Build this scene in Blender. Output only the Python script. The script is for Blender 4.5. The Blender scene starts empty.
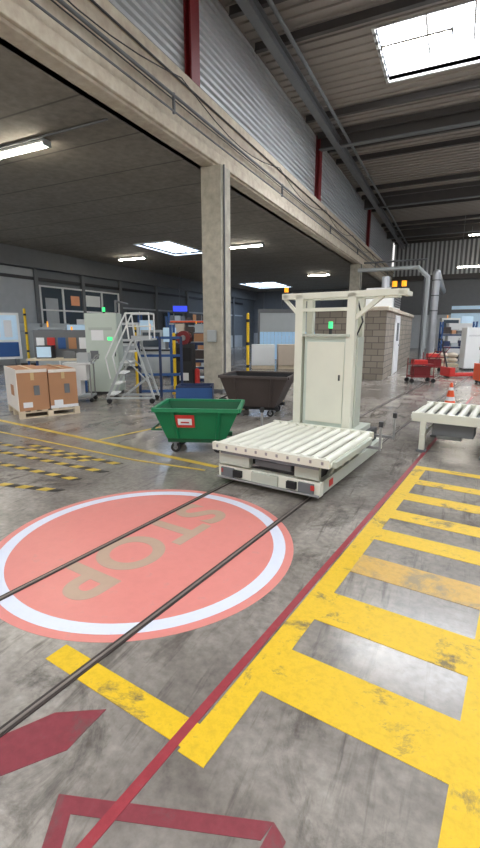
import bpy, math, random
from mathutils import Matrix, Vector, Euler
random.seed(3)
F=440.0; HZ=330.0; H=1.6
th=math.atan((424-HZ)/F); c_=math.cos(th)
PHI=math.atan(216*c_/F); PHT=math.atan(290*c_/F)
RT=PHI-PHT            # track frame rotation about the world origin

# ------------------------------------------------------------------ materials
def lin(c):
    r=[]
    for x in c:
        x/=255.0
        r.append(x/12.92 if x<=.04045 else ((x+.055)/1.055)**2.4)
    return (*r,1)
def mat(name,col,rough=.6,metal=0,var=.12,scale=3,em=0,emcol=None,bump=0,spec=.5):
    m=bpy.data.materials.new(name); m.use_nodes=True
    nt=m.node_tree; b=nt.nodes['Principled BSDF']
    base=lin(col)
    b.inputs['Roughness'].default_value=rough; b.inputs['Metallic'].default_value=metal
    b.inputs['Specular IOR Level'].default_value=spec
    tc=nt.nodes.new('ShaderNodeTexCoord')
    n=nt.nodes.new('ShaderNodeTexNoise'); n.inputs['Scale'].default_value=scale; n.inputs['Detail'].default_value=6
    nt.links.new(tc.outputs['Object'],n.inputs['Vector'])
    mx=nt.nodes.new('ShaderNodeMix'); mx.data_type='RGBA'
    mx.inputs[6].default_value=tuple(x*(1-var) for x in base[:3])+(1,)
    mx.inputs[7].default_value=tuple(min(1,x*(1+var)) for x in base[:3])+(1,)
    nt.links.new(n.outputs['Fac'],mx.inputs[0]); nt.links.new(mx.outputs[2],b.inputs['Base Color'])
    if em:
        b.inputs['Emission Color'].default_value=lin(emcol or col); b.inputs['Emission Strength'].default_value=em
    if bump:
        bp=nt.nodes.new('ShaderNodeBump'); bp.inputs['Strength'].default_value=bump
        nt.links.new(n.outputs['Fac'],bp.inputs['Height']); nt.links.new(bp.outputs['Normal'],b.inputs['Normal'])
    return m
def ramp(nt,src,p0,p1,c0=(0,0,0,1),c1=(1,1,1,1)):
    r=nt.nodes.new('ShaderNodeValToRGB'); r.color_ramp.elements[0].position=p0; r.color_ramp.elements[1].position=p1
    r.color_ramp.elements[0].color=c0; r.color_ramp.elements[1].color=c1
    nt.links.new(src,r.inputs[0]); return r.outputs[0]
def mixc(nt,f,a,b,typ='MIX'):
    mx=nt.nodes.new('ShaderNodeMix'); mx.data_type='RGBA'; mx.blend_type=typ
    for i,x in ((0,f),(6,a),(7,b)):
        if hasattr(x,'links'): nt.links.new(x,mx.inputs[i])
        else: mx.inputs[i].default_value=x
    return mx.outputs[2]
def noise(nt,vec,scale,detail=6,rough=.6,dist=0):
    n=nt.nodes.new('ShaderNodeTexNoise'); n.inputs['Scale'].default_value=scale
    n.inputs['Detail'].default_value=detail; n.inputs['Roughness'].default_value=rough; n.inputs['Distortion'].default_value=dist
    nt.links.new(vec,n.inputs['Vector']); return n.outputs['Fac']

def floor_mat():
    m=bpy.data.materials.new('polished_concrete'); m.use_nodes=True; nt=m.node_tree; b=nt.nodes['Principled BSDF']
    tc=nt.nodes.new('ShaderNodeTexCoord').outputs['Object']
    big=noise(nt,tc,.6,5,.6,.6); mid=noise(nt,tc,2.3,8,.7,.3); fine=noise(nt,tc,22,4,.6)
    c1=mixc(nt,ramp(nt,big,.38,.62),lin((116,109,101)),lin((176,168,157)))
    c2=mixc(nt,ramp(nt,mid,.3,.72),lin((98,92,86)),c1)
    c3=mixc(nt,.5,c1,c2)
    st=ramp(nt,noise(nt,tc,1.1,9,.75,1.2),.54,.65,(0,0,0,1),(.8,.8,.8,1))
    c4=mixc(nt,st,c3,lin((80,75,69)))
    for rot,sc_,p in ((math.radians(8),1.6,.57),(math.radians(62),1.6,.60),(math.radians(-35),2.6,.60)):
        mp=nt.nodes.new('ShaderNodeMapping'); mp.inputs['Rotation'].default_value=(0,0,rot); mp.inputs['Scale'].default_value=(5,.45,1)
        nt.links.new(tc,mp.inputs['Vector'])
        s=ramp(nt,noise(nt,mp.outputs[0],sc_,5,.65,.5),p,p+.10,(0,0,0,1),(.6,.6,.6,1))
        c4=mixc(nt,s,c4,lin((78,72,66)))
    c5=mixc(nt,.2,c4,ramp(nt,fine,.3,.7),'OVERLAY')
    nt.links.new(c5,b.inputs['Base Color'])
    r=nt.nodes.new('ShaderNodeMapRange'); r.inputs[3].default_value=.1; r.inputs[4].default_value=.34
    nt.links.new(mid,r.inputs[0]); nt.links.new(r.outputs[0],b.inputs['Roughness'])
    b.inputs['Specular IOR Level'].default_value=.6
    return m
def paint_mat(name,col,wear_lo=.56,wear_hi=.62,under=(95,88,80),scale=3.5,rough=.5,var=.25):
    m=bpy.data.materials.new(name); m.use_nodes=True; nt=m.node_tree; b=nt.nodes['Principled BSDF']
    tc=nt.nodes.new('ShaderNodeTexCoord').outputs['Object']
    a=noise(nt,tc,scale,9,.75,.4); f=noise(nt,tc,scale*7,6,.7)
    base=lin(col)
    v=mixc(nt,ramp(nt,f,.3,.7),tuple(x*(1-var) for x in base[:3])+(1,),base)
    w=ramp(nt,a,wear_lo,wear_hi); w2=ramp(nt,f,.58,.68)
    c=mixc(nt,w,v,lin(under)); c=mixc(nt,w2,c,mixc(nt,.35,v,lin(under)))
    nt.links.new(c,b.inputs['Base Color']); b.inputs['Roughness'].default_value=rough
    return m
def concrete_mat(name,a,bcol,lines=0,rot=0):
    m=bpy.data.materials.new(name); m.use_nodes=True; nt=m.node_tree; b=nt.nodes['Principled BSDF']
    tc=nt.nodes.new('ShaderNodeTexCoord').outputs['Object']
    n1=noise(nt,tc,.6,7,.7); n2=noise(nt,tc,5,6,.6)
    c=mixc(nt,ramp(nt,n1,.3,.7),lin(a),lin(bcol)); c=mixc(nt,.2,c,ramp(nt,n2,.3,.7),'OVERLAY')
    if lines:
        w=nt.nodes.new('ShaderNodeTexWave'); w.wave_type='BANDS'; w.bands_direction='X' if not rot else 'Y'
        w.inputs['Scale'].default_value=lines; nt.links.new(tc,w.inputs['Vector'])
        c=mixc(nt,ramp(nt,w.outputs['Fac'],0.0,.004,(1,1,1,1),(0,0,0,1)),c,tuple(x*.55 for x in lin(a)[:3])+(1,))
    nt.links.new(c,b.inputs['Base Color']); b.inputs['Roughness'].default_value=.85
    return m
def block_mat():
    m=bpy.data.materials.new('cinder_block'); m.use_nodes=True; nt=m.node_tree; b=nt.nodes['Principled BSDF']
    tc=nt.nodes.new('ShaderNodeTexCoord').outputs['Object']
    sep=nt.nodes.new('ShaderNodeSeparateXYZ'); cb=nt.nodes.new('ShaderNodeCombineXYZ'); ad=nt.nodes.new('ShaderNodeMath')
    nt.links.new(tc,sep.inputs[0]); nt.links.new(sep.outputs[0],ad.inputs[0]); nt.links.new(sep.outputs[1],ad.inputs[1])
    nt.links.new(ad.outputs[0],cb.inputs[0]); nt.links.new(sep.outputs[2],cb.inputs[1])
    br=nt.nodes.new('ShaderNodeTexBrick'); br.inputs['Scale'].default_value=1
    br.inputs['Brick Width'].default_value=.4; br.inputs['Row Height'].default_value=.2; br.inputs['Mortar Size'].default_value=.012
    br.inputs['Color1'].default_value=lin((158,148,134)); br.inputs['Color2'].default_value=lin((138,129,117)); br.inputs['Mortar'].default_value=lin((104,97,90))
    nt.links.new(cb.outputs[0],br.inputs['Vector']); nt.links.new(br.outputs['Color'],b.inputs['Base Color']); b.inputs['Roughness'].default_value=.9
    return m
M=dict(
 floor=floor_mat(), yellow=paint_mat('worn_yellow_paint',(232,190,34),.55,.64,(118,102,66),3.2), yfade=paint_mat('faded_yellow_paint',(214,172,88),.50,.62,(152,136,104)),
 red=paint_mat('worn_red_paint',(158,54,62),.56,.70,(112,86,80)), redf=paint_mat('dark_red_paint',(136,56,64),.54,.66,(104,80,76)),
 salmon=paint_mat('projected_light_red',(222,138,128),.62,.95,(180,140,130),1.5,.35,.08), white=paint_mat('projected_light_white',(218,222,234),.7,.95,(200,190,190),2,.35,.06),  # disc and ring: projected sign light given as surface colour
 stoptxt=paint_mat('stop_light_letters',(188,160,138),.8,.95,(180,145,132),2,.4,.08), ythin=paint_mat('thin_yellow_line',(216,182,70),.58,.68,(140,128,104)),  # first entry: lettering of the projected sign, its light put into colour
 hblk=mat('hatch_black',(44,40,36)),
 ceil=concrete_mat('slab_concrete',(126,120,110),(144,137,126),.2,1), beam=concrete_mat('beam_concrete',(192,180,160),(214,202,182)),
 pillar=concrete_mat('pillar_concrete',(172,166,150),(194,188,172)), block=block_mat(),
 steel=mat('steel',(160,160,160),.35,.7), dark=mat('dark_metal',(48,48,50),.5,.2), blk=mat('black_rubber',(28,28,29),.7),
 siding=mat('siding_metal',(200,203,204),.45,.2,.08), roofd=mat('roof_deck',(156,148,140),.7,.0,.1,.8), purlin=mat('purlin_steel',(78,74,72),.6,.1),
 redst=mat('red_steel',(120,28,32),.5), officed=mat('office_panel_dark',(104,108,112),.6), officel=mat('office_panel_light',(176,180,182),.6),
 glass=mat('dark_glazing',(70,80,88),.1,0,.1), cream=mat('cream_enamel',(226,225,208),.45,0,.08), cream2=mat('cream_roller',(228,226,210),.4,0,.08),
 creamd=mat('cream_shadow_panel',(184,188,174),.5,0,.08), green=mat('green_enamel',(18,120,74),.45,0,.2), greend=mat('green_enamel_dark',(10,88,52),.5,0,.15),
 card=mat('cardboard',(180,132,96),.85,0,.1), cardl=mat('cardboard_pale',(212,196,176),.85,0,.06), wrap=mat('pale_stretch_wrap',(232,222,210),.35,0,.06), tape=mat('packing_tape',(206,178,130),.3),
 wood=mat('pallet_wood',(212,196,168),.8,0,.2), label=mat('white_label',(235,235,235),.6,0,.03), redl=mat('red_sign',(200,52,46),.5),
 bluep=mat('blue_paint',(42,84,140),.5), blued=mat('navy_paint',(36,52,88),.5), ypaint=mat('yellow_enamel',(236,194,34),.5), orange=mat('orange_plastic',(235,90,40),.5),
 grey=mat('grey_cabinet',(175,180,180),.5,0,.06), greyd=mat('grey_dark',(108,110,112),.6), whitep=mat('white_enamel',(230,231,228),.5,0,.05),
 pale=mat('pale_green_cabinet',(194,204,192),.5,0,.06), skip=mat('brown_grey_skip',(70,60,56),.6,0,.25), rail=mat('rail_dark',(66,58,54),.5,.2), railt=mat('rail_steel',(160,150,142),.35,.6),
 tube=mat('tube_light',(255,250,235),em=60,emcol=(255,246,228)), sky=mat('skylight_glazing',(240,248,255),em=19,emcol=(238,244,255)),
 sky2=mat('skylight_glazing_slab',(200,225,255),em=9,emcol=(205,226,255)),
 amber=mat('amber_beacon',(250,160,30),em=1.0), glamp=mat('green_beacon',(60,220,120),em=1.6), curtain=mat('blue_strip_curtain',(160,195,222),.3,em=.25,emcol=(150,185,215)),
 screen=mat('blue_screen',(40,60,190),.3,em=1.2), warm=mat('warm_interior',(190,130,95),em=.3), scr2=mat('pale_screen',(180,205,222),em=.3), silver=mat('duct_silver',(200,202,205),.3,.6),
)
# ------------------------------------------------------------------ geometry builder
class G:
    def __init__(s): s.v=[];s.f=[];s.mi=[];s.mats=[];s.sm=[]
    def m(s,k):
        mm=M[k]
        if mm not in s.mats: s.mats.append(mm)
        return s.mats.index(mm)
    def poly(s,vs,fs,k,smooth=False):
        o=len(s.v); s.v+= [tuple(v) for v in vs]; i=s.m(k)
        for f in fs: s.f.append([o+a for a in f]); s.mi.append(i); s.sm.append(smooth)
    def box(s,x0,x1,y0,y1,z0,z1,k):
        s.poly([(x0,y0,z0),(x1,y0,z0),(x1,y1,z0),(x0,y1,z0),(x0,y0,z1),(x1,y0,z1),(x1,y1,z1),(x0,y1,z1)],
               [(3,2,1,0),(4,5,6,7),(0,1,5,4),(1,2,6,5),(2,3,7,6),(3,0,4,7)],k)
    def bar(s,p,q,w,k,w2=None):
        p=Vector(p);q=Vector(q);d=(q-p);L=d.length;w2=w2 or w
        R=d.to_track_quat('Z','Y').to_matrix(); vs=[p+R@Vector((a*w/2,b*w2/2,z)) for z in(0,L) for a,b in((-1,-1),(1,-1),(1,1),(-1,1))]
        s.poly(vs,[(3,2,1,0),(4,5,6,7),(0,1,5,4),(1,2,6,5),(2,3,7,6),(3,0,4,7)],k)
    def tube(s,p,q,r,k,n=12,r2=None):
        p=Vector(p);q=Vector(q);d=q-p;L=d.length;r2=r if r2 is None else r2
        R=d.to_track_quat('Z','Y').to_matrix(); vs=[]
        for z,rr in((0,r),(L,r2)):
            for i in range(n):
                a=2*math.pi*i/n; vs.append(p+R@Vector((rr*math.cos(a),rr*math.sin(a),z)))
        s.poly(vs,[(i,(i+1)%n,n+(i+1)%n,n+i) for i in range(n)],k,True)
        s.poly(vs,[list(range(n))[::-1],list(range(n,2*n))],k)
    def path(s,pts,r,k,n=8):
        for a,b in zip(pts,pts[1:]): s.tube(a,b,r,k,n)
        for p in pts[1:-1]: s.sphere(p,r,k,max(8,n))
    def prism(s,pts,z0,z1,k):
        n=len(pts); vs=[(x,y,z0) for x,y in pts]+[(x,y,z1) for x,y in pts]
        s.poly(vs,[list(range(n))[::-1],list(range(n,2*n))]+[(i,(i+1)%n,n+(i+1)%n,n+i) for i in range(n)],k)
    def loft(s,b,t,k,bottom=True,top=True):
        n=len(b); fs=[(i,(i+1)%n,n+(i+1)%n,n+i) for i in range(n)]
        if bottom: fs.append(list(range(n))[::-1])
        if top: fs.append(list(range(n,2*n)))
        s.poly(list(b)+list(t),fs,k)
    def sphere(s,c,r,k,n=12,sc=(1,1,1)):
        vs=[];fs=[];m=n//2
        for j in range(m+1):
            t=math.pi*j/m
            for i in range(n):
                a=2*math.pi*i/n; vs.append((c[0]+r*sc[0]*math.sin(t)*math.cos(a),c[1]+r*sc[1]*math.sin(t)*math.sin(a),c[2]+r*sc[2]*math.cos(t)))
        for j in range(m):
            for i in range(n): fs.append((j*n+i,(j+1)*n+i,(j+1)*n+(i+1)%n,j*n+(i+1)%n))
        s.poly(vs,fs,k,True)
    def obj(s,name,loc=(0,0,0),rz=0,bevel=0):
        me=bpy.data.meshes.new(name); me.from_pydata(s.v,[],s.f); 
        for m in s.mats: me.materials.append(m)
        me.polygons.foreach_set('material_index',s.mi); me.polygons.foreach_set('use_smooth',s.sm); me.update()
        o=bpy.data.objects.new(name,me); o.location=loc; o.rotation_euler=(0,0,rz); bpy.context.collection.objects.link(o)
        if bevel:
            b=o.modifiers.new('bevel','BEVEL'); b.width=bevel; b.segments=2; b.limit_method='ANGLE'; b.angle_limit=math.radians(50)
        return o
XW=-5.5; XL=-19.0; YE=43.0; YB=-6.0; XR=9.0; ZS=5.4; ZR=9.1
# ------------------------------------------------------------------ room shell
g=G(); g.box(XL-3,XR+1,YB-2,YE+1,-.2,0,'floor'); g.obj('floor')
def tiled(g,x0,x1,y0,y1,z0,z1,holes,k):
    xs=sorted({x0,x1,*[h[0] for h in holes],*[h[1] for h in holes]}); ys=sorted({y0,y1,*[h[2] for h in holes],*[h[3] for h in holes]})
    for a,b in zip(xs,xs[1:]):
        for c,d in zip(ys,ys[1:]):
            mx,my=(a+b)/2,(c+d)/2
            if any(h[0]<mx<h[1] and h[2]<my<h[3] for h in holes): continue
            g.box(a,b,c,d,z0,z1,k)
sh=[(-13.4,-11.6,17.0,20.2),(-16.6,-13.6,34.5,39.0),(-13.4,-11.6,2,6),(-17.5,-15.5,5,9)]
g=G(); tiled(g,XL,XW-.3,YB,YE,ZS,ZS+.3,sh,'ceil'); g.obj('ceiling')
rh=[(-2.55,2.0,13.2,15.9),(4,8,3.5,6.5),(4,8,22,25),(-2.55,2.0,-3.5,-.5),(4,8,13.2,15.9),(4,8,31,34)]  # first opening is the known skylight; the others are added to light the hall
g=G(); tiled(g,XW-.3,XR,YB,YE,ZR,ZR+.12,rh,'roofd')
y=YB
while y<YE-.5:   # trapezoidal ribs of the deck run across
    y+=.36
    hs=[h for h in rh if h[2]-.1<y<h[3]+.1]
    segs=[(XW-.1,XR)]
    for h in hs:
        ns=[]
        for a,b in segs:
            if h[0]>a and h[1]<b: ns+=[(a,h[0]),(h[1],b)]
            else: ns.append((a,b))
        segs=ns
    for a,b in segs: g.box(a,b,y-.07,y+.07,ZR-.05,ZR,'roofd')
g.obj('roof_deck')
def skylight(i,h,z,k,curb,hgt=.35):
    g=G(); x0,x1,y0,y1=h
    g.box(x0-.08,x0,y0-.08,y1+.08,z-.05,z+hgt,curb); g.box(x1,x1+.08,y0-.08,y1+.08,z-.05,z+hgt,curb)
    g.box(x0,x1,y0-.08,y0,z-.05,z+hgt,curb); g.box(x0,x1,y1,y1+.08,z-.05,z+hgt,curb)
    g.box(x0,x1,y0,y1,z+hgt-.04,z+hgt,k)
    n=max(2,int((x1-x0)/1.1))
    for j in range(1,n): xx=x0+(x1-x0)*j/n; g.box(xx-.03,xx+.03,y0,y1,z+hgt-.12,z+hgt-.04,curb)
    g.obj('window_%d'%i)
n=1
for h in rh: skylight(n,h,ZR,'sky','whitep',.45); n+=1
for h in sh: skylight(n,h,ZS,'sky2','whitep',.12); n+=1
# purlins and rafters
g=G(); y=YB+.4
while y<YE:
    hs=[h for h in rh if h[2]-.1<y<h[3]+.1]
    if not hs:
        g.box(XW,XR,y-.03,y+.03,ZR-.24,ZR-.05,'purlin'); g.box(XW,XR,y-.07,y+.07,ZR-.26,ZR-.24,'purlin')
    y+=1.5
g.obj('roof_purlins')
g=G()
for y in (-.2,9.1,18.7,28.3,37.8):
    g.box(XW,XR,y-.03,y+.03,ZR-.55,ZR-.05,'purlin'); g.box(XW,XR,y-.12,y+.12,ZR-.59,ZR-.55,'greyd')
for x in (-4.75,):
    g.box(x-.03,x+.03,YB,YE,ZR-.6,ZR-.33,'greyd'); g.box(x-.12,x+.12,YB,YE,ZR-.64,ZR-.6,'greyd'); g.box(x-.12,x+.12,YB,YE,ZR-.36,ZR-.33,'greyd')
g.tube((-4.3,YB,ZR-.5),(-4.3,YE,ZR-.5),.05,'greyd')
g.obj('roof_rafters')
# edge beam of mezzanine
g=G(); g.box(XW-.45,XW,YB,YE,ZS,6.65,'beam'); g.box(XW-.5,XW+.07,YB,YE,ZS+.05,ZS+.28,'beam'); g.box(XW-.5,XW+.05,YB,YE,6.5,6.72,'beam')
g.obj('edge_beam',bevel=.015)
g=G(); z=6.72
g.box(XW-.3,XW-.2,YB,YE,6.73,ZR+.1,'siding')
while z<ZR-.1:
    g.loft([(XW-.2,YB,z),(XW-.2,YE,z),(XW-.2,YE,z+.1),(XW-.2,YB,z+.1)],[(XW-.13,YB,z+.02),(XW-.13,YE,z+.02),(XW-.13,YE,z+.08),(XW-.13,YB,z+.08)],'siding'); z+=.16
g.obj('wall_upper_siding')
for y in (-.3,9.2,18.8,30.2):
    g=G(); g.box(XW-.12,XW+.02,y-.02,y+.02,6.72,ZR-.05,'redst'); g.box(XW+.02,XW+.05,y-.17,y+.17,6.72,ZR-.05,'redst'); g.box(XW-.12,XW-.09,y-.17,y+.17,6.72,ZR-.05,'redst')
    g.obj('steel_column')
# conduits on beam
g=G()
for z,r,k in ((6.08,.03,'greyd'),(5.80,.018,'greyd'),(6.44,.02,'dark'),(6.0,.012,'dark')):
    g.tube((XW+.12,YB,z),(XW+.12,YE-.4,z),r,k,8)
for j in range(7):
    y0=3+j*5.5; pts=[(XW+.13,y0+5.5*t/8,6.5-.35*math.sin(math.pi*t/8)) for t in range(9)]
    for a,b in zip(pts,pts[1:]): g.tube(a,b,.011,'dark',6)
for j in range(8): y=YB+2+j*6.1; g.box(XW+.09,XW+.14,y,y+.04,5.76,6.12,'greyd')
g.obj('cable_conduits')
g=G(); g.path([(XW-.6,7.1,ZS-.03),(-9.3,7.1,ZS-.03)],.02,'greyd'); g.obj('ceiling_conduit')
# pillars
for (x0,x1,y0,y1,nm) in ((-5.85,-5.3,10.0,10.5,'a'),(-6.0,-5.4,27.6,28.2,'b'),(-5.85,-5.3,-5,-4.5,'c')):
    g=G(); g.box(x0,x1,y0,y1,0,ZS,'pillar'); g.box(x0-.02,x1+.02,y0-.02,y1+.02,0,.1,'greyd')
    g.tube((x1+.03,y0+.1,0.1),(x1+.03,y0+.1,ZS),.022,'greyd')
    g.box(x0+.15,x1-.15,y0-.08,y0,1.3,1.6,'grey')
    g.obj('concrete_pillar',bevel=.02)
# left wall (office front)
g=G(); X=XL
g.box(X-.2,X,YB,YE,0,ZS+.3,'officed'); g.box(X,X+.3,YB,YE,4.55,ZS,'greyd')
g.box(X,X+.06,6,16.0,0,4.5,'officel')
for y in [6,8.5,11,13.5,16.1,19.2,22.3,26,30,34,38]: g.box(X,X+.16,y-.1,y+.1,0,4.6,'greyd')
g.box(X,X+.1,6,40,4.0,4.15,'dark'); g.box(X,X+.08,22.4,40,2.9,3.0,'officel')
g.box(X,X+.05,22.4,40,0,1.1,'officel')
g.obj('wall_left')
g=G()
g.box(X+.02,X+.06,16.3,22.1,1.35,3.75,'glass')
for y in (16.3,17.75,19.2,20.65,22.1): g.box(X+.05,X+.12,y-.05,y+.05,1.3,3.8,'whitep')
for z in (1.32,2.6,3.76): g.box(X+.05,X+.12,16.3,22.1,z-.04,z+.04,'whitep')
g.box(X+.06,X+.08,18.3,18.9,2.9,3.4,'warm'); g.box(X+.06,X+.08,19.4,20.5,2.9,3.5,'whitep'); g.box(X+.06,X+.08,20.8,21.8,1.6,2.4,'scr2'); g.box(X+.06,X+.08,16.6,17.4,1.6,3.2,'officel')
g.obj('window_%d'%n); n+=1
g=G()
for y in (24,28,32,36): g.box(X+.1,X+.14,y-1.2,y+1.2,1.3,2.8,'glass'); g.box(X+.14,X+.16,y-.03,y+.03,1.3,2.8,'officel')
g.obj('window_%d'%n); n+=1
# back walls
g=G(); g.box(XL,XW,YE,YE+.3,0,ZS+.3,'officed')
for x in range(-18,-5,2): g.box(x-.1,x+.1,YE-.12,YE,0,ZS,'greyd')
g.box(XL,XW,YE-.05,YE,0,1.3,'officel')
g.box(-14,-9.6,YE-.1,YE,.1,3.4,'scr2'); g.box(-9,-6.4,YE-.1,YE,.3,2.6,'block')
g.obj('wall_back_low')
g=G(); g.box(XW,XR,YE,YE+.3,0,ZR+.1,'greyd'); 
x=XW
while x<XR: g.box(x,x+.16,YE-.08,YE,6.2,ZR,'siding'); x+=.34
g.box(XW,XR,YE-.1,YE,0,2.9,'officel'); g.box(XW,XR,YE-.3,YE,5.8,6.2,'purlin'); g.box(XW,XR,YE-.25,YE,3.0,3.3,'greyd')
g.box(-.5,3,YE-.15,YE,.0,3.6,'scr2')
g.obj('wall_back')
g=G(); g.box(XR,XR+.3,YB,YE,0,ZR+.1,'officel')
for y in range(-4,43,5): g.box(XR-.2,XR,y-.15,y+.15,0,ZR,'redst')
g.obj('wall_right')
# block room
g=G(); bx0,bx1,by0,by1=-4.3,-2.0,14.8,24
g.box(bx0,bx1,by0,by1,0,2.2,'block'); g.box(bx0-.05,bx1+.06,by0-.06,by1,2.2,2.32,'beam'); 
g.box(bx1,bx1+.03,17.0,17.12,0,2.1,'whitep'); g.box(bx1,bx1+.03,18.3,18.42,0,2.1,'whitep'); g.box(bx1,bx1+.03,17.0,18.42,2.02,2.12,'whitep')
g.obj('wall_block_room',bevel=.01)
g=G(); g.box(bx1+.005,bx1+.05,17.12,18.3,0.02,2.02,'label'); g.box(bx1+.05,bx1+.06,17.3,17.9,1.2,1.85,'glass'); g.box(bx1+.05,bx1+.1,18.1,18.2,1,1.06,'steel'); g.obj('door_1')
g=G(); g.box(-3.1,-2.15,17.2,19.6,2.33,3.1,'whitep'); g.box(-2.15,-2.12,17.5,19.3,2.45,3.0,'greyd')
for i in range(6): g.box(-2.12,-2.10,17.5,19.3,2.48+i*.09,2.51+i*.09,'steel')
g.tube((-2.6,18.4,3.1),(-2.6,18.4,3.6),.15,'silver'); g.obj('air_handling_unit')
# ducts
g=G()
g.path([(-1.5,25,0),(-1.5,25,4.2),(-2.0,25,4.7),(-5.0,25,4.7)],.10,'grey',14)
g.path([(-1.2,27,0),(-1.2,27,4.6),(-1.2,40,4.6)],.20,'silver',14)
g.path([(-1.7,26,0),(-1.7,26,5.2),(-4.9,26,5.2)],.05,'greyd',10)
for z in (2.6,3.4,4.2): g.tube((-1.2,27,z),(-1.2,27,z+.05),.23,'greyd',14)
g.obj('ventilation_duct')
# ------------------------------------------------------------------ lamps
def lamp(x0,x1,y,z,along='x',hang=0):
    g=G(); g.box(x0,x1,y-.09,y+.09,z-.02,z+.03,'whitep'); g.box(x0+.03,x1-.03,y-.06,y+.06,z-.07,z-.02,'tube')
    g.box(x0-.03,x0,y-.1,y+.1,z-.08,z+.04,'grey'); g.box(x1,x1+.03,y-.1,y+.1,z-.08,z+.04,'grey')
    for x in(x0+.2,x1-.2): g.tube((x,y,z+.03),(x,y,z+.03+max(hang,.02)),.008,'steel',6)
    g.obj('ceiling_strip_light')
for a in ((-9.35,-7.85,7.25),(-16.7,-15.0,19.8),(-9.7,-8.1,19.2),(-9.3,-7.8,-1),(-17,-15.4,10.5),(-9.6,-8.1,31),(-14.5,-13,.5),(-9.2,-7.7,3)): lamp(a[0],a[1],a[2],ZS-.07)  # first three are known fixtures; the rest are added to brighten the mezzanine
lamp(-2.2,-.7,12.6,8.25,hang=.5); lamp(.2,2.2,37,8.2,hang=.5); lamp(-.3,1.7,33,5.6,hang=3.1); lamp(-2.5,-1,3,8.25,hang=.5); lamp(3,4.6,24,8.25,hang=.5); lamp(3,4.6,12,8.25,hang=.5)  # last three hang out of view, added for more light in the hall
g=G(); g.tube((.15,12.3,7.9),(.15,12.3,ZR-.3),.012,'dark',6); g.box(.1,.2,12.25,12.35,7.7,7.95,'dark'); g.obj('pendant_cable')

# ------------------------------------------------------------------ floor markings (track frame)
g=G()
for x in (-2.52,-1.62):
    g.box(x-.023,x+.023,-3,30,.003,.007,'rail'); g.box(x-.006,x+.008,-3,30,.007,.010,'railt')
g.obj('floor_rails',rz=RT)
g=G(); Z=.003
g.box(-.965,-.84,1.05,5.3,0,Z,'yellow')
for a,b in ((1.48,1.79),(2.08,2.38),(3.24,3.45),(3.71,3.91),(4.22,4.42),(4.74,4.9)): g.box(-.84,-.06,a,b,0,Z,'yellow')
g.box(-.84,-.06,2.68,2.95,0,Z,'yfade')
g.box(-.06,.06,-.6,5.3,0,Z,'yellow'); g.box(-.965,.9,5.3,5.42,0,Z,'yellow')
g.obj('crosswalk_marking',rz=RT)
g=G(); g.box(-1.84,-.965,1.07,1.19,0,Z,'yellow'); g.obj('floor_line_yellow',rz=RT)
g=G(); g.box(-1.02,-.978,-.6,12,0,Z+.001,'red'); g.obj('floor_line_red',rz=RT)
g=G(); g.prism([(-1.62,.68),(-1.52,.90),(-1.35,1.03),(-1.33,.82),(-1.46,.60)][::-1],0,Z,'redf'); g.obj('floor_marking_red_diamond',rz=RT)
g=G()
g.prism([(-1.21,.70),(-.53,1.03),(-.54,.96),(-1.12,.68)][::-1],0,Z-.001,'redf'); g.prism([(-1.21,.70),(-1.12,.68),(-.9,.40),(-.97,.38)][::-1],0,Z-.001,'redf'); g.prism([(-.53,1.03),(-.47,1.0),(-.48,.5),(-.54,.5)],0,Z-.001,'redf')
g.obj('floor_marking_red_frame',rz=RT)
# stop sign: light projected on the floor, put into disc and letter colours
def disc(g,r0,r1,z0,z1,k,n=96):
    if r0==0: g.prism([(r1*math.cos(2*math.pi*i/n),r1*math.sin(2*math.pi*i/n)) for i in range(n)],z0,z1,k)
    else:
        for i in range(n):
            a=2*math.pi*i/n;b=2*math.pi*(i+1)/n
            g.prism([(r0*math.cos(a),r0*math.sin(a)),(r1*math.cos(a),r1*math.sin(a)),(r1*math.cos(b),r1*math.sin(b)),(r0*math.cos(b),r0*math.sin(b))],z0,z1,k)
Rz=Matrix.Rotation(RT,3,'Z')
def T(x,y,z=0): v=Rz@Vector((x,y,z)); return (v.x,v.y,v.z)
sc=T(-2.31,2.25)
g=G(); disc(g,0,1.13,0,.0012,'salmon'); disc(g,.98,1.07,.0012,.0018,'white')
so=g.obj('stop_projection_disc',loc=sc,rz=RT)
cu=bpy.data.curves.new('stop_text','FONT'); cu.body='STOP'; cu.size=.64; cu.align_x='CENTER'; cu.align_y='CENTER'; cu.offset=.016; cu.extrude=.0003; cu.space_character=1.05
to=bpy.data.objects.new('stop_light_letters',cu); bpy.context.collection.objects.link(to); cu.materials.append(M['stoptxt'])
to.parent=so; to.location=(0,0,.0018); to.rotation_euler=(0,0,-math.pi/2)
def tline(name,pts,w,k='ythin',z=.003):
    g=G()
    for (x0,y0),(x1,y1) in zip(pts,pts[1:]):
        d=Vector((x1-x0,y1-y0)).normalized(); nx,ny=-d.y*w/2,d.x*w/2
        g.prism([(x0-nx,y0-ny),(x1-nx,y1-ny),(x1+nx,y1+ny),(x0+nx,y0+ny)],0,z,k)
    return g.obj(name,rz=RT)
tline('floor_line_yellow',[(-9.5,4.25),(-2.95,4.08)],.08); tline('floor_line_yellow',[(-9.5,3.65),(-4.0,3.75),(-3.0,3.9)],.04)
tline('floor_line_yellow',[(-5.2,4.2),(-4.6,9)],.05)
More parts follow.
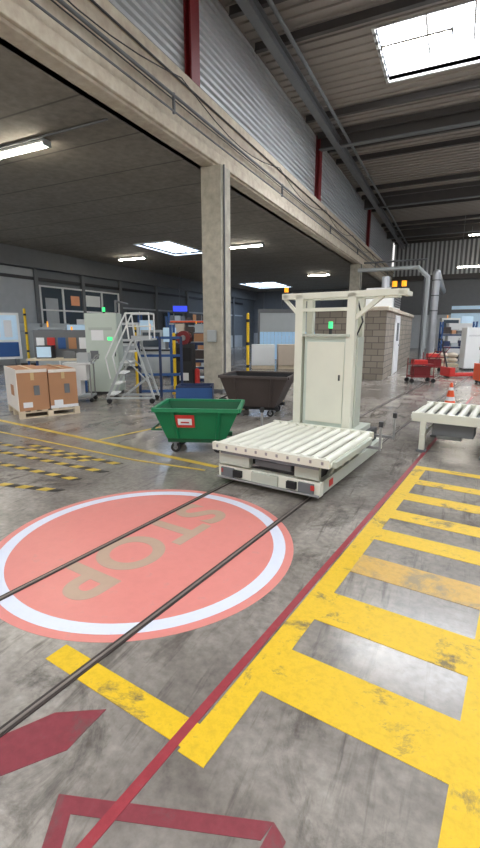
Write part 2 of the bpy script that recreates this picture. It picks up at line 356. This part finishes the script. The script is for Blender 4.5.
for nm,(a,b) in enumerate([((-5.9,3.48),(-4.05,3.52)),((-6.4,3.0),(-3.95,3.22)),((-4.7,2.30),(-3.85,2.56)),((-6.8,3.25),(-4.5,3.4)),((-5.6,2.72),(-4.0,2.88))]):
    g=G(); a=Vector(a);b=Vector(b);L=(b-a).length;d=(b-a)/L; nx=Vector((-d.y,d.x))*.042; q=0;i=0
    while q<L:
        p=a+d*q; r=a+d*min(L,q+.13); sh_=d*.05
        g.prism([tuple(p-nx),tuple(r-nx),tuple(r+nx+sh_),tuple(p+nx+sh_)],0,.003,'ythin' if i%2 else 'hblk'); q+=.13;i+=1
    g.obj('hatched_floor_line',rz=RT)

# ------------------------------------------------------------------ transfer car
g=G()
g.box(-2.58,-1.54,3.76,5.7,.06,.36,'dark')
g.box(-2.64,-1.48,3.68,3.76,.06,.20,'cream'); g.box(-2.64,-1.48,5.7,5.78,.06,.2,'cream')
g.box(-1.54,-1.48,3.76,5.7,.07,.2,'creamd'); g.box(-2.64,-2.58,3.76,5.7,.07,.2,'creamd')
for x in(-2.52,-1.62):
    for y in(3.95,5.5): g.tube((x-.03,y,.085),(x+.03,y,.085),.08,'dark',16)
    g.box(x-.08,x+.08,3.66,3.68,.08,.18,'greyd')
g.box(-2.44,-2.34,3.64,3.68,.1,.17,'blk'); g.box(-1.82,-1.72,3.64,3.68,.1,.17,'blk'); g.box(-2.22,-1.92,3.65,3.68,.08,.19,'creamd')
g.tube((-2.64,3.65,.075),(-1.48,3.65,.075),.014,'steel',8); g.box(-1.57,-1.53,3.655,3.66,.12,.17,'redl'); g.box(-2.6,-2.57,3.66,3.68,.12,.17,'redl')
g.box(-1.48,-1.475,3.9,4.0,.1,.17,'redl')
# lift mid structure
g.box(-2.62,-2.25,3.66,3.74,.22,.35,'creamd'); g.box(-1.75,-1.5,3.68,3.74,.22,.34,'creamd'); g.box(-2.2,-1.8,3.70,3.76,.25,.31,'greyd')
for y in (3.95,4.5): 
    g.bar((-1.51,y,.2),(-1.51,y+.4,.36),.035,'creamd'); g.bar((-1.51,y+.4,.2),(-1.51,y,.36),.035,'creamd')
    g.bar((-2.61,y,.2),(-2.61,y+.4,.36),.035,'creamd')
g.bar((-2.25,3.72,.24),(-1.75,3.72,.34),.025,'steel')
dx0,dx1,dy0,dy1=-2.68,-1.38,3.62,5.0; zt=.45
g.box(dx0,dx1,dy0,dy0+.05,.37,zt,'cream'); g.box(dx0,dx1,dy1-.05,dy1,.37,zt,'cream')
g.box(dx0,dx0+.03,dy0+.05,dy1-.05,.37,zt-.05,'cream'); g.box(dx1-.03,dx1,dy0+.05,dy1-.05,.37,zt-.05,'cream')
g.box(dx0+.03,dx1-.03,dy0+.05,dy1-.05,.365,.375,'dark')
nr=11
for i in range(nr):
    x=dx0+.065+(dx1-dx0-.13)*i/(nr-1); g.tube((x,dy0+.05,zt-.035),(x,dy1-.05,zt-.035),.040,'cream2',14)
    g.box(x-.012,x+.012,dy0-.006,dy0,zt-.05,zt-.02,'steel')
g.box(dx0+.1,dx1-.1,dy0+.01,dy0+.03,.34,.37,'greyd'); g.box(dx1,dx1+.04,3.7,4.8,.36,.42,'creamd')
# mast
xl,xr=-2.42,-1.76
for x in(xl,xr):
    g.box(x-.05,x+.05,5.1,5.2,.2,2.02,'cream'); g.box(x-.04,x+.04,5.42,5.5,.2,2.02,'cream')
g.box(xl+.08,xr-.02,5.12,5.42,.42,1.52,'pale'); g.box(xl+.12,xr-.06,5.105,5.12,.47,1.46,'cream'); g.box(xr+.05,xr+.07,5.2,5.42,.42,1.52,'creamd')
g.box(xl+.06,xr+.0,5.08,5.44,1.52,1.55,'creamd'); g.box(xr-.12,xr-.10,5.09,5.105,1.0,1.07,'dark')
g.box(-2.55,-1.6,5.05,5.6,.26,.42,'creamd')
g.box(-2.66,-1.15,5.1,5.19,1.97,2.04,'cream'); g.box(-2.6,-1.3,5.42,5.5,1.97,2.04,'cream')
g.box(-2.64,-2.57,5.1,5.5,1.98,2.03,'cream'); g.box(-1.25,-1.18,5.1,5.5,1.98,2.03,'cream')
g.bar((xr+.02,5.15,1.72),(-1.42,5.15,1.98),.05,'cream'); g.bar((xl-.02,5.15,1.78),(-2.64,5.15,1.98),.04,'cream')
g.box(xl,xr,5.12,5.18,1.82,1.86,'cream')
for x in(-2.62,-1.2,-1.3): g.tube((x,5.14,2.04),(x,5.14,2.06),.035,'dark'); g.tube((x,5.14,2.06),(x,5.14,2.12),.026,'amber')
g.tube((-2.08,5.3,1.55),(-2.08,5.3,1.62),.02,'dark'); g.tube((-2.08,5.3,1.62),(-2.08,5.3,1.70),.026,'glamp')
g.path([(xr,5.3,1.5),(xr+.08,5.3,1.7),(xr,5.3,1.97)],.01,'dark')
for x,y in((-1.24,4.75),(-1.24,5.35),(-2.76,4.8)):
    g.box(x-.012,x+.012,y-.012,y+.012,.3,.62,'steel'); g.box(x-.022,x+.022,y-.022,y+.022,.57,.63,'dark'); g.bar((x,y,.33),(x-.3 if x>-2 else x+.2,y,.33),.03,'steel')
g.obj('transfer_car',rz=RT,bevel=.006)
def conveyor(name,x0,x1,y0,y1,zt,legs):
    g=G(); g.box(x0,x1,y0,y0+.05,zt-.12,zt,'cream'); g.box(x0,x1,y1-.05,y1,zt-.12,zt,'cream'); g.box(x0,x1,y0+.05,y1-.05,zt-.13,zt-.11,'greyd')
    n_=int((x1-x0)/.125)
    for i in range(n_): x=x0+.06+(x1-x0-.12)*i/(n_-1); g.tube((x,y0+.05,zt-.035),(x,y1-.05,zt-.035),.04,'cream2',12)
    for x in legs:
        for y in(y0+.04,y1-.04): g.box(x-.035,x+.035,y-.035,y+.035,.03,zt-.12,'cream'); g.box(x-.06,x+.06,y-.06,y+.06,0,.03,'greyd')
        g.box(x-.02,x+.02,y0,y1,.2,.24,'cream')
    g.box(x0+.25,x0+.75,y0+.1,y0+.4,zt-.3,zt-.12,'greyd'); g.tube((x0+.3,y0+.25,.22),(x0+.6,y0+.25,.22),.07,'grey')
    g.box(x0-.03,x0,y0+.1,y1-.1,zt-.1,zt-.05,'cream')
    g.obj(name,rz=RT,bevel=.004)
conveyor('roller_conveyor',-1.2,1.6,6.1,7.2,.53,(-1.05,-.3,.7,1.5))
# ------------------------------------------------------------------ green skip trolley
def skiptrolley(name,loc,rz,L,W,h0,h1,k,kd,sign=True,taper=.14):
    g=G(); a,b=L/2,W/2; t=taper; wr=.065
    bot=[(-a+t,-b+.12,h0),(a-t*1.3,-b+.12,h0),(a-t*1.3,b-.08,h0),(-a+t,b-.08,h0)]
    top=[(-a,-b,h1),(a,-b,h1),(a,b,h1),(-a,b,h1)]
    g.loft(bot,top,k,True,False)
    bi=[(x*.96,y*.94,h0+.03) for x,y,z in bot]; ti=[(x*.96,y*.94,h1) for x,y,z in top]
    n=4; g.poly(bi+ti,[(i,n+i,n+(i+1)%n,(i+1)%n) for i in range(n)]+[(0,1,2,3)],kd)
    for (p,q) in zip(top,top[1:]+top[:1]): g.bar(p,q,.05,k,.05)
    for x in(-a*.55,a*.55): g.bar((x*.85,-b+.10,h0+.01),(x,-b-.01,h1-.02),.04,k,.03)
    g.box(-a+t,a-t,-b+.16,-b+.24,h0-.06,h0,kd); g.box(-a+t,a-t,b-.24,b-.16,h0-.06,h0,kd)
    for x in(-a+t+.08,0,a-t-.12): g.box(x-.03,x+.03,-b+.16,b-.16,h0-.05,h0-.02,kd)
    for x in(-a+t+.1,a-t-.15):
        for y in(-b+.2,b-.2):
            g.tube((x,y-.025,wr),(x,y+.025,wr),wr,'blk',16); g.tube((x,y-.028,wr),(x,y+.028,wr),.03,'steel',12)
            g.box(x-.05,x+.05,y-.04,y+.04,wr*2,h0-.05,'greyd'); g.box(x-.02,x+.02,y-.04,y-.03,.05,wr*2+.01,'greyd'); g.box(x-.02,x+.02,y+.03,y+.04,.05,wr*2+.01,'greyd')
    g.path([(-a+.06,-b*.5,h0+.1),(-a-.08,-b*.5,h0+.1),(-a-.08,b*.5,h0+.1),(-a+.06,b*.5,h0+.1)],.015,kd)
    if sign:
        z0=h0+(h1-h0)*.42; z1=h0+(h1-h0)*.85
        def P(x,z,o): t_=(z-h0)/(h1-h0); return (x,-b+.12-.12*t_-o,z)
        g.poly([P(-.27,z0,.02),P(-.02,z0,.02),P(-.02,z1,.02),P(-.27,z1,.02)],[(0,1,2,3)],'redl')
        g.poly([P(-.235,z0+.035,.023),P(-.055,z0+.035,.023),P(-.055,z1-.05,.023),P(-.235,z1-.05,.023)],[(0,1,2,3)],'label')
        g.poly([P(-.2,z0+.06,.026),P(-.09,z0+.06,.026),P(-.09,z0+.08,.026),P(-.2,z0+.08,.026)],[(0,1,2,3)],'redl')
    g.obj(name,loc=loc,rz=rz,bevel=.004)
skiptrolley('green_skip_trolley',(-3.03,5.08,0),PHI-.08,1.1,.8,.2,.60,'green','greend')
skiptrolley('scrap_skip',(-3.35,7.85,0),PHI-.3,1.3,1.0,.19,.75,'skip','blk',False,.2)
# ------------------------------------------------------------------ cartons on pallet
g=G(); W_,D_=1.08,1.2
for y in(0.05,D_/2,D_-.1): g.box(0,W_,y-.04,y+.06,0,.02,'wood'); g.box(0,W_,y-.04,y+.06,.1,.12,'wood'); [g.box(x,x+.1,y-.04,y+.06,.02,.1,'wood') for x in(0,W_/2-.05,W_-.1)]
for i in range(6): x=i*(W_-.1)/5; g.box(x,x+.1,0.01,D_,.12,.14,'wood')
h_=W_/2
g.box(.01,h_-.01,.02,D_-.03,.14,.90,'card'); g.box(h_+.01,W_-.02,.02,D_-.03,.14,.88,'card')
g.box(-.004,.01,.012,D_-.02,.145,.906,'wrap')
for x in(h_/2,h_*1.5): g.box(x-.03,x+.03,.0,D_-.01,.902,.905,'tape'); g.box(x-.03,x+.03,.015,.02,.7,.88,'tape')
for x in(.08,h_+.08): g.box(x,x+.16,.014,.02,.2,.3,'label'); g.box(x+.2,x+.3,.014,.02,.42,.6,'greyd')
g.box(h_+.01,W_-.02,.01,.02,.145,.2,'label'); g.box(.01,h_-.01,.012,.02,.84,.9,'wrap'); g.box(h_+.01,W_-.02,.012,.02,.82,.88,'wrap')
g.box(-.008,-.004,.3,.6,.4,.6,'card')
g.obj('carton_stack',loc=(-7.02,5.36,0),rz=math.radians(62),bevel=.003)
# ------------------------------------------------------------------ rolling step ladder
g=G(); Wd=.55
for y in(0,Wd):
    g.bar((0,y,.1),(.62,y,1.4),.04,'grey',.05); g.bar((1.05,y,.1),(.66,y,1.4),.04,'grey'); g.bar((0,y,.12),(1.05,y,.12),.04,'grey')
    g.path([(.1,y,.55),(.02,y,1.0),(.5,y,1.95),(1.0,y,1.95),(1.0,y,1.4)],.017,'whitep'); g.path([(.55,y,1.4),(.5,y,1.95)],.017,'whitep')
    g.path([(.55,y,1.68),(1.0,y,1.68)],.014,'whitep'); g.bar((.3,y,.12),(.93,y,.6),.025,'grey'); g.bar((.45,y,1.0),(.95,y,.45),.025,'grey')
    for x in(.05,1.0): g.tube((x,y-.02,.06),(x,y+.02,.06),.06,'blk',14)
for i in range(6):
    t=i/5.5+.03; g.box(.62*t-.02,.62*t+.16,0,Wd,.1+1.3*t+.04,.1+1.3*t+.07,'whitep')
g.box(.6,1.05,0,Wd,1.38,1.42,'grey'); g.box(.6,1.05,0,.015,1.42,1.48,'grey'); g.path([(1.0,0,1.95),(1.0,Wd,1.95)],.017,'whitep')
g.obj('rolling_step_ladder',loc=(-6.85,7.45,0),rz=PHI)
# ------------------------------------------------------------------ cabinets etc
def cabinet(name,loc,rz,w,d,h,k,doors=2,extra=None):
    g=G(); g.box(0,w,0,d,.08,h,k); g.box(.03,w-.03,.03,d-.03,0,.08,'dark')
    for i in range(doors):
        x0=w*i/doors+.012; x1=w*(i+1)/doors-.012; g.box(x0,x1,-.018,0,.11,h-.03,k); g.box(x1-.06,x1-.04,-.04,-.018,h*.48,h*.56,'dark')
        g.box(x0+.08,x1-.1,-.022,-.018,h*.8,h*.805,'greyd'); g.box(x0+.08,x1-.1,-.022,-.018,h*.82,h*.825,'greyd')
    if extra: extra(g)
    g.obj(name,loc=loc,rz=rz,bevel=.006)
cabinet('locker_cabinet',(-18.2,14.2,0),math.radians(90)-.9,1.0,.5,1.9,'grey'); cabinet('locker_cabinet',(-17.4,15.0,0),math.radians(90)-.9,1.1,.5,1.9,'grey')
cabinet('locker_cabinet',(-16.4,16.1,0),math.radians(90)-.9,1.1,.5,2.1,'whitep')
def ex(g):
    g.tube((.4,.3,2.0),(.4,.3,2.05),.03,'dark'); g.tube((.4,.3,2.05),(.4,.3,2.15),.035,'glamp'); g.box(.15,.45,-.025,-.018,1.35,1.6,'label'); g.box(.55,.66,-.03,-.018,1.35,1.43,'glamp')
    g.box(.1,.3,-.03,-.018,.9,1.1,'greyd'); g.path([(.7,.3,2.0),(.7,.3,2.3),(.7,1.5,2.3)],.03,'greyd')
cabinet('control_cabinet',(-8.2,8.3,0),PHI,.78,.5,2.0,'pale',1,ex)
def pmachine(loc,rz,w,h,k='whitep'):
    g=G(); g.box(0,w,0,.8,.12,h*.6,k); g.box(0,w*.55,.1,.7,h*.6,h,k); g.box(w*.05,w*.5,.08,.1,h*.65,h*.95,'glass'); g.box(.05,w-.05,-.02,0,.2,h*.5,'grey')
    g.box(w*.62,w*.7,.2,.3,h*.6,h*.95,'greyd'); g.box(w*.58,w*.92,.15,.2,h*.75,h*1.05,'scr2'); g.box(0,w,-.03,0,h*.56,h*.6,'dark')
    for x in(.06,w-.12):
        for y in(.05,.7): g.box(x,x+.06,y,y+.06,0,.12,'dark')
    g.tube((w*.2,.4,h),(w*.2,.4,h+.2),.025,'amber'); g.obj('packaging_machine',loc=loc,rz=rz,bevel=.006)
pmachine((-10.6,9.6,0),PHI,1.5,1.5); pmachine((-13.2,11.0,0),PHI+.2,1.8,1.7,'grey'); pmachine((-12.6,14.5,0),PHI,1.6,1.9); pmachine((-9.6,12.2,0),PHI,1.3,1.6,'grey')
pmachine((-11.6,18.4,0),PHI,1.8,1.8)
g=G()
g.box(0,1.5,0,.7,.82,.87,'wood')
for x in(.03,1.43):
    for y in(.03,.63): g.box(x,x+.05,y,y+.05,0,.82,'bluep')
g.box(.03,1.47,.05,.65,.25,.28,'grey'); g.box(.1,.6,.1,.6,.28,.6,'card'); g.box(.8,1.3,.1,.6,.28,.55,'blued')
g.box(.2,.6,.2,.5,.87,1.2,'dark'); g.box(.22,.58,.19,.2,.9,1.17,'scr2'); g.box(.9,1.2,.15,.5,.87,1.05,'greyd'); g.box(0,1.5,.68,.72,.87,1.6,'greyd')
for i in range(5): g.box(.08+i*.28,.28+i*.28,.655,.68,1.1,1.4,('label','redl','bluep','card','label')[i])
g.obj('workbench',loc=(-9.9,7.9,0),rz=PHI+.1)
g=G()
g.box(0,.6,0,.45,.12,.16,'grey'); g.box(0,.6,0,.45,.85,.89,'whitep'); g.box(.05,.35,.05,.4,.16,.5,'label'); g.box(.3,.55,.05,.35,.89,1.1,'grey'); g.box(.02,.5,.01,.4,.5,.84,'whitep')
for x in(.03,.57):
    for y in(.03,.42): g.tube((x,y,.1),(x,y,.86),.015,'steel',8); g.sphere((x,y,.05),.05,'blk',10)
g.path([(.6,.05,.89),(.72,.05,1.05),(.72,.4,1.05),(.6,.4,.89)],.014,'steel')
g.obj('tool_trolley',loc=(-7.75,7.1,0),rz=PHI+.1)
# information board
g=G(); g.box(0,2.2,0,.06,.4,2.3,'whitep'); g.box(.1,2.1,-.01,0,.5,1.1,'bluep'); g.box(.1,2.1,-.01,0,1.2,2.2,'scr2')
for x in(.2,1.9): g.box(x,x+.06,.06,.12,0,2.3,'greyd')
for i in range(4): g.box(.25+i*.45,.55+i*.45,-.015,-.01,1.3,2.0,'label')
g.obj('information_board',loc=(-17.7,11.2,0),rz=math.radians(60))
def bollard(x,y,h=1.6,r=.05):
    g=G(); g.tube((x,y,0),(x,y,h),r,'ypaint',14); g.sphere((x,y,h),r,'ypaint',12); g.tube((x,y,0),(x,y,.03),r*2,'ypaint',14)
    for z in(h*.3,h*.6,h*.9): g.tube((x,y,z),(x,y,z+.08),r*1.02,'blk',14)
    g.obj('safety_post')
bollard(-5.0,10.9,2.0,.04); bollard(-6.35,9.4,1.5,.04); bollard(-8.2,10.2,1.7,.04); bollard(-15.6,12.6,2.4,.05)
def rack(name,loc,rz,w,d,h,levels,fill):
    g=G()
    for x in(0,w):
        for y in(0,d): g.box(x-.035,x+.035,y-.035,y+.035,0,h,'bluep')
        for j in range(int(h/.5)): g.bar((x,0,.1+j*.5),(x,d,.5+j*.5 if .5+j*.5<h else h),.02,'bluep')
    for z in levels:
        for y in(0,d): g.box(0,w,y-.025,y+.025,z-.08,z,'orange' if fill>1 else 'blued')
        g.box(0,w,0,d,z,z+.02,'grey')
        x=.08
        while x<w-.3:
            ww=random.uniform(.18,.35); hh=random.uniform(.15,.35); g.box(x,x+ww,.08,d-.08,z+.02,z+.02+hh,random.choice(['card','cardl','grey','whitep','blued','greyd','skip'])); x+=ww+.05
    g.obj(name,loc=loc,rz=rz)
rack('storage_rack',(-7.4,10.8,0),PHI,1.0,.6,1.75,(.2,.75,1.25),1)
rack('pallet_rack',(-14.5,21,0),PHI+.1,2.6,1.0,2.6,(.2,1.2,2.1),2)
rack('pallet_rack',(-10.8,28,0),PHI+.2,2.6,1.0,2.6,(.2,1.2,2.1),2)
rack('storage_rack',(-9.9,14.2,0),PHI,1.6,.6,2.1,(.2,.85,1.5),1)
rack('storage_rack',(-14.8,15.6,0),PHI,2.0,.6,2.3,(.2,.9,1.6),1)
g=G()
for x in(0,.5,1.0): g.box(x-.03,x+.03,-.03,.03,0,1.45,'blued')
for z in(.15,.55,1.0,1.42): g.box(0,1.0,-.02,.02,z-.03,z+.03,'bluep')
g.obj('blue_guard_fence',loc=(-6.75,8.5,0),rz=PHI+.1)
g=G(); g.box(0,.45,0,.3,.0,1.25,'dark'); g.box(.03,.42,-.01,0,.8,1.15,'blk'); g.tube((.22,.0,1.4),(.22,.2,1.4),.18,'redst',20); g.tube((.22,-.02,1.4),(.22,.0,1.4),.07,'steel',12)
g.box(.1,.35,-.02,-.01,.3,.5,'label'); g.tube((.55,.1,0),(.55,.1,.55),.07,'redl',14); g.sphere((.55,.1,.55),.07,'redl',12)
g.obj('hose_reel_stand',loc=(-6.55,9.75,0),rz=PHI-.2)
g=G(); g.box(0,.8,0,.05,0,.4,'blued'); g.box(0,.8,-.005,.0,.05,.36,'bluep'); g.box(0,.05,0,.6,0,.4,'blued'); g.box(.75,.8,0,.6,0,.4,'blued'); g.box(0,.8,.55,.6,0,.4,'blued'); g.box(.05,.75,.05,.55,.2,.25,'skip')
g.obj('blue_parts_bin',loc=(-5.4,8.0,0),rz=PHI)
g=G(); g.box(0,.9,0,.06,0,.4,'dark'); g.box(.04,.86,-.01,0,.04,.36,'screen'); g.tube((.45,.03,.4),(.45,.03,2.5),.02,'dark'); g.obj('hanging_display',loc=(-14.9,22.0,2.6),rz=PHI)
g=G()
g.box(0,3.4,0,.12,2.5,2.7,'greyd'); g.box(-.12,0,0,.12,0,2.7,'greyd'); g.box(3.4,3.52,0,.12,0,2.7,'greyd')
for i in range(17): g.box(i*.2,i*.2+.19,.02+.02*(i%2),.035+.02*(i%2),0.02,1.5,'curtain')
g.box(0,3.4,.03,.06,1.5,2.5,'grey'); g.obj('strip_curtain_door',loc=(-9.6,22.5,0),rz=PHI)
g=G()
for i in range(3):
    g.box(i*1.1,i*1.1+.95,0,.8,.14,1.0,'cardl' if i%2 else 'whitep'); g.box(i*1.1,i*1.1+.95,0,.8,0,.12,'wood')
g.obj('palletised_goods',loc=(-7.6,17,0),rz=PHI)
# traffic cone
g=G(); g.box(-.16,.16,-.16,.16,0,.03,'orange')
for a,b,z0,z1,k in((.12,.092,.03,.19,'orange'),(.092,.076,.19,.27,'label'),(.076,.05,.27,.40,'orange'),(.05,.038,.40,.46,'label'),(.038,.022,.46,.55,'orange')): g.tube((0,0,z0),(0,0,z1),a,k,20,b)
g.obj('traffic_cone',loc=(.02,9.9,0))
def trolley(name,loc,rz,k):
    g=G(); g.box(0,.7,0,.45,.18,.22,k); g.box(0,.7,0,.45,.55,.58,k)
    for x in(.02,.68):
        for y in(.02,.43): g.tube((x,y,.1),(x,y,.75),.015,k,8); g.tube((x,y-.015,.07),(x,y+.015,.07),.07,'blk',12)
    g.path([(.7,.02,.75),(.85,.02,.95),(.85,.43,.95),(.7,.43,.75)],.015,k); g.box(.1,.6,.08,.38,.22,.5,'redst'); g.box(.1,.5,.08,.38,.58,.7,'redl'); g.obj(name,loc=loc,rz=rz)
trolley('red_tool_trolley',(-1.1,14.4,0),PHI,'redst'); trolley('red_tool_trolley',(-.9,18.5,0),PHI,'redst')
g=G(); 
for y in(0,.38): g.box(0,1.1,y,y+.16,.06,.13,'redl'); g.tube((1.0,y+.03,.05),(1.0,y+.13,.05),.05,'blk',12)
g.box(-.2,0,0,.54,.06,.35,'redl'); g.tube((-.1,.2,.09),(-.1,.34,.09),.09,'blk',14); g.bar((-.12,.27,.3),(-.4,.27,1.15),.04,'dark'); g.path([(-.4,.17,1.15),(-.47,.17,1.3),(-.47,.37,1.3),(-.4,.37,1.15)],.018,'dark')
g.obj('hand_pallet_truck',loc=(.1,16.6,0),rz=.6)
g=G()
for i in range(3):
    for j in range(2): g.sphere((.25+i*.42,.3,.28+j*.22),.24,'cardl',12,(1,1.3,.5))
g.box(0,1.3,0,.7,0,.12,'wood'); g.obj('sack_pallet',loc=(-1.0,21.5,0),rz=.3)
rack('storage_rack',(-.6,24.0,0),.2,1.5,.6,2.0,(.2,.8,1.4),1)
cabinet('white_cabinet',(.4,20,0),.3,1.2,.6,1.7,'whitep'); cabinet('white_cabinet',(-.4,30,0),.3,1.4,.6,2.0,'whitep')
pmachine((-.9,34,0),.3,2.2,2.4); pmachine((1.6,32,0),.3,2.2,2.2)
g=G()
for i in range(5): g.box(i*1.5-.03,i*1.5+.03,-.03,.03,0,2.0,'ypaint')
for z in(.1,1.0,1.95): g.box(0,6,-.015,.015,z-.02,z+.02,'dark')
for i in range(1,60): g.box(i*.1-.004,i*.1+.004,-.004,.004,.1,1.95,'dark')
g.obj('machine_guard_fence',loc=(1.2,27.5,0),rz=.1)
g=G(); g.box(0,.6,0,.5,.1,.6,'orange'); g.box(.05,.55,-.02,0,.3,.55,'dark'); g.box(.1,.5,.1,.4,.6,.9,'grey'); g.tube((.5,.1,.05),(.5,.15,.05),.05,'blk'); g.tube((.1,.1,.05),(.1,.15,.05),.05,'blk'); g.tube((.5,.4,.05),(.5,.45,.05),.05,'blk'); g.tube((.1,.4,.05),(.1,.45,.05),.05,'blk')
g.obj('welding_machine',loc=(.75,15.0,0),rz=.3)

# ------------------------------------------------------------------ camera, world
cam=bpy.data.cameras.new('camera'); co=bpy.data.objects.new('camera',cam); bpy.context.collection.objects.link(co)
co.location=(0,0,H); co.rotation_euler=(math.pi/2-th,0,PHI)
cam.sensor_fit='VERTICAL'; cam.sensor_height=36; cam.lens=F/848*36; cam.clip_start=.05; cam.clip_end=200
bpy.context.scene.camera=co
w=bpy.data.worlds.new('world'); w.use_nodes=True; bpy.context.scene.world=w
w.node_tree.nodes['Background'].inputs[0].default_value=(1,.98,.96,1); w.node_tree.nodes['Background'].inputs[1].default_value=1.15
bpy.context.scene.view_settings.view_transform='Standard'
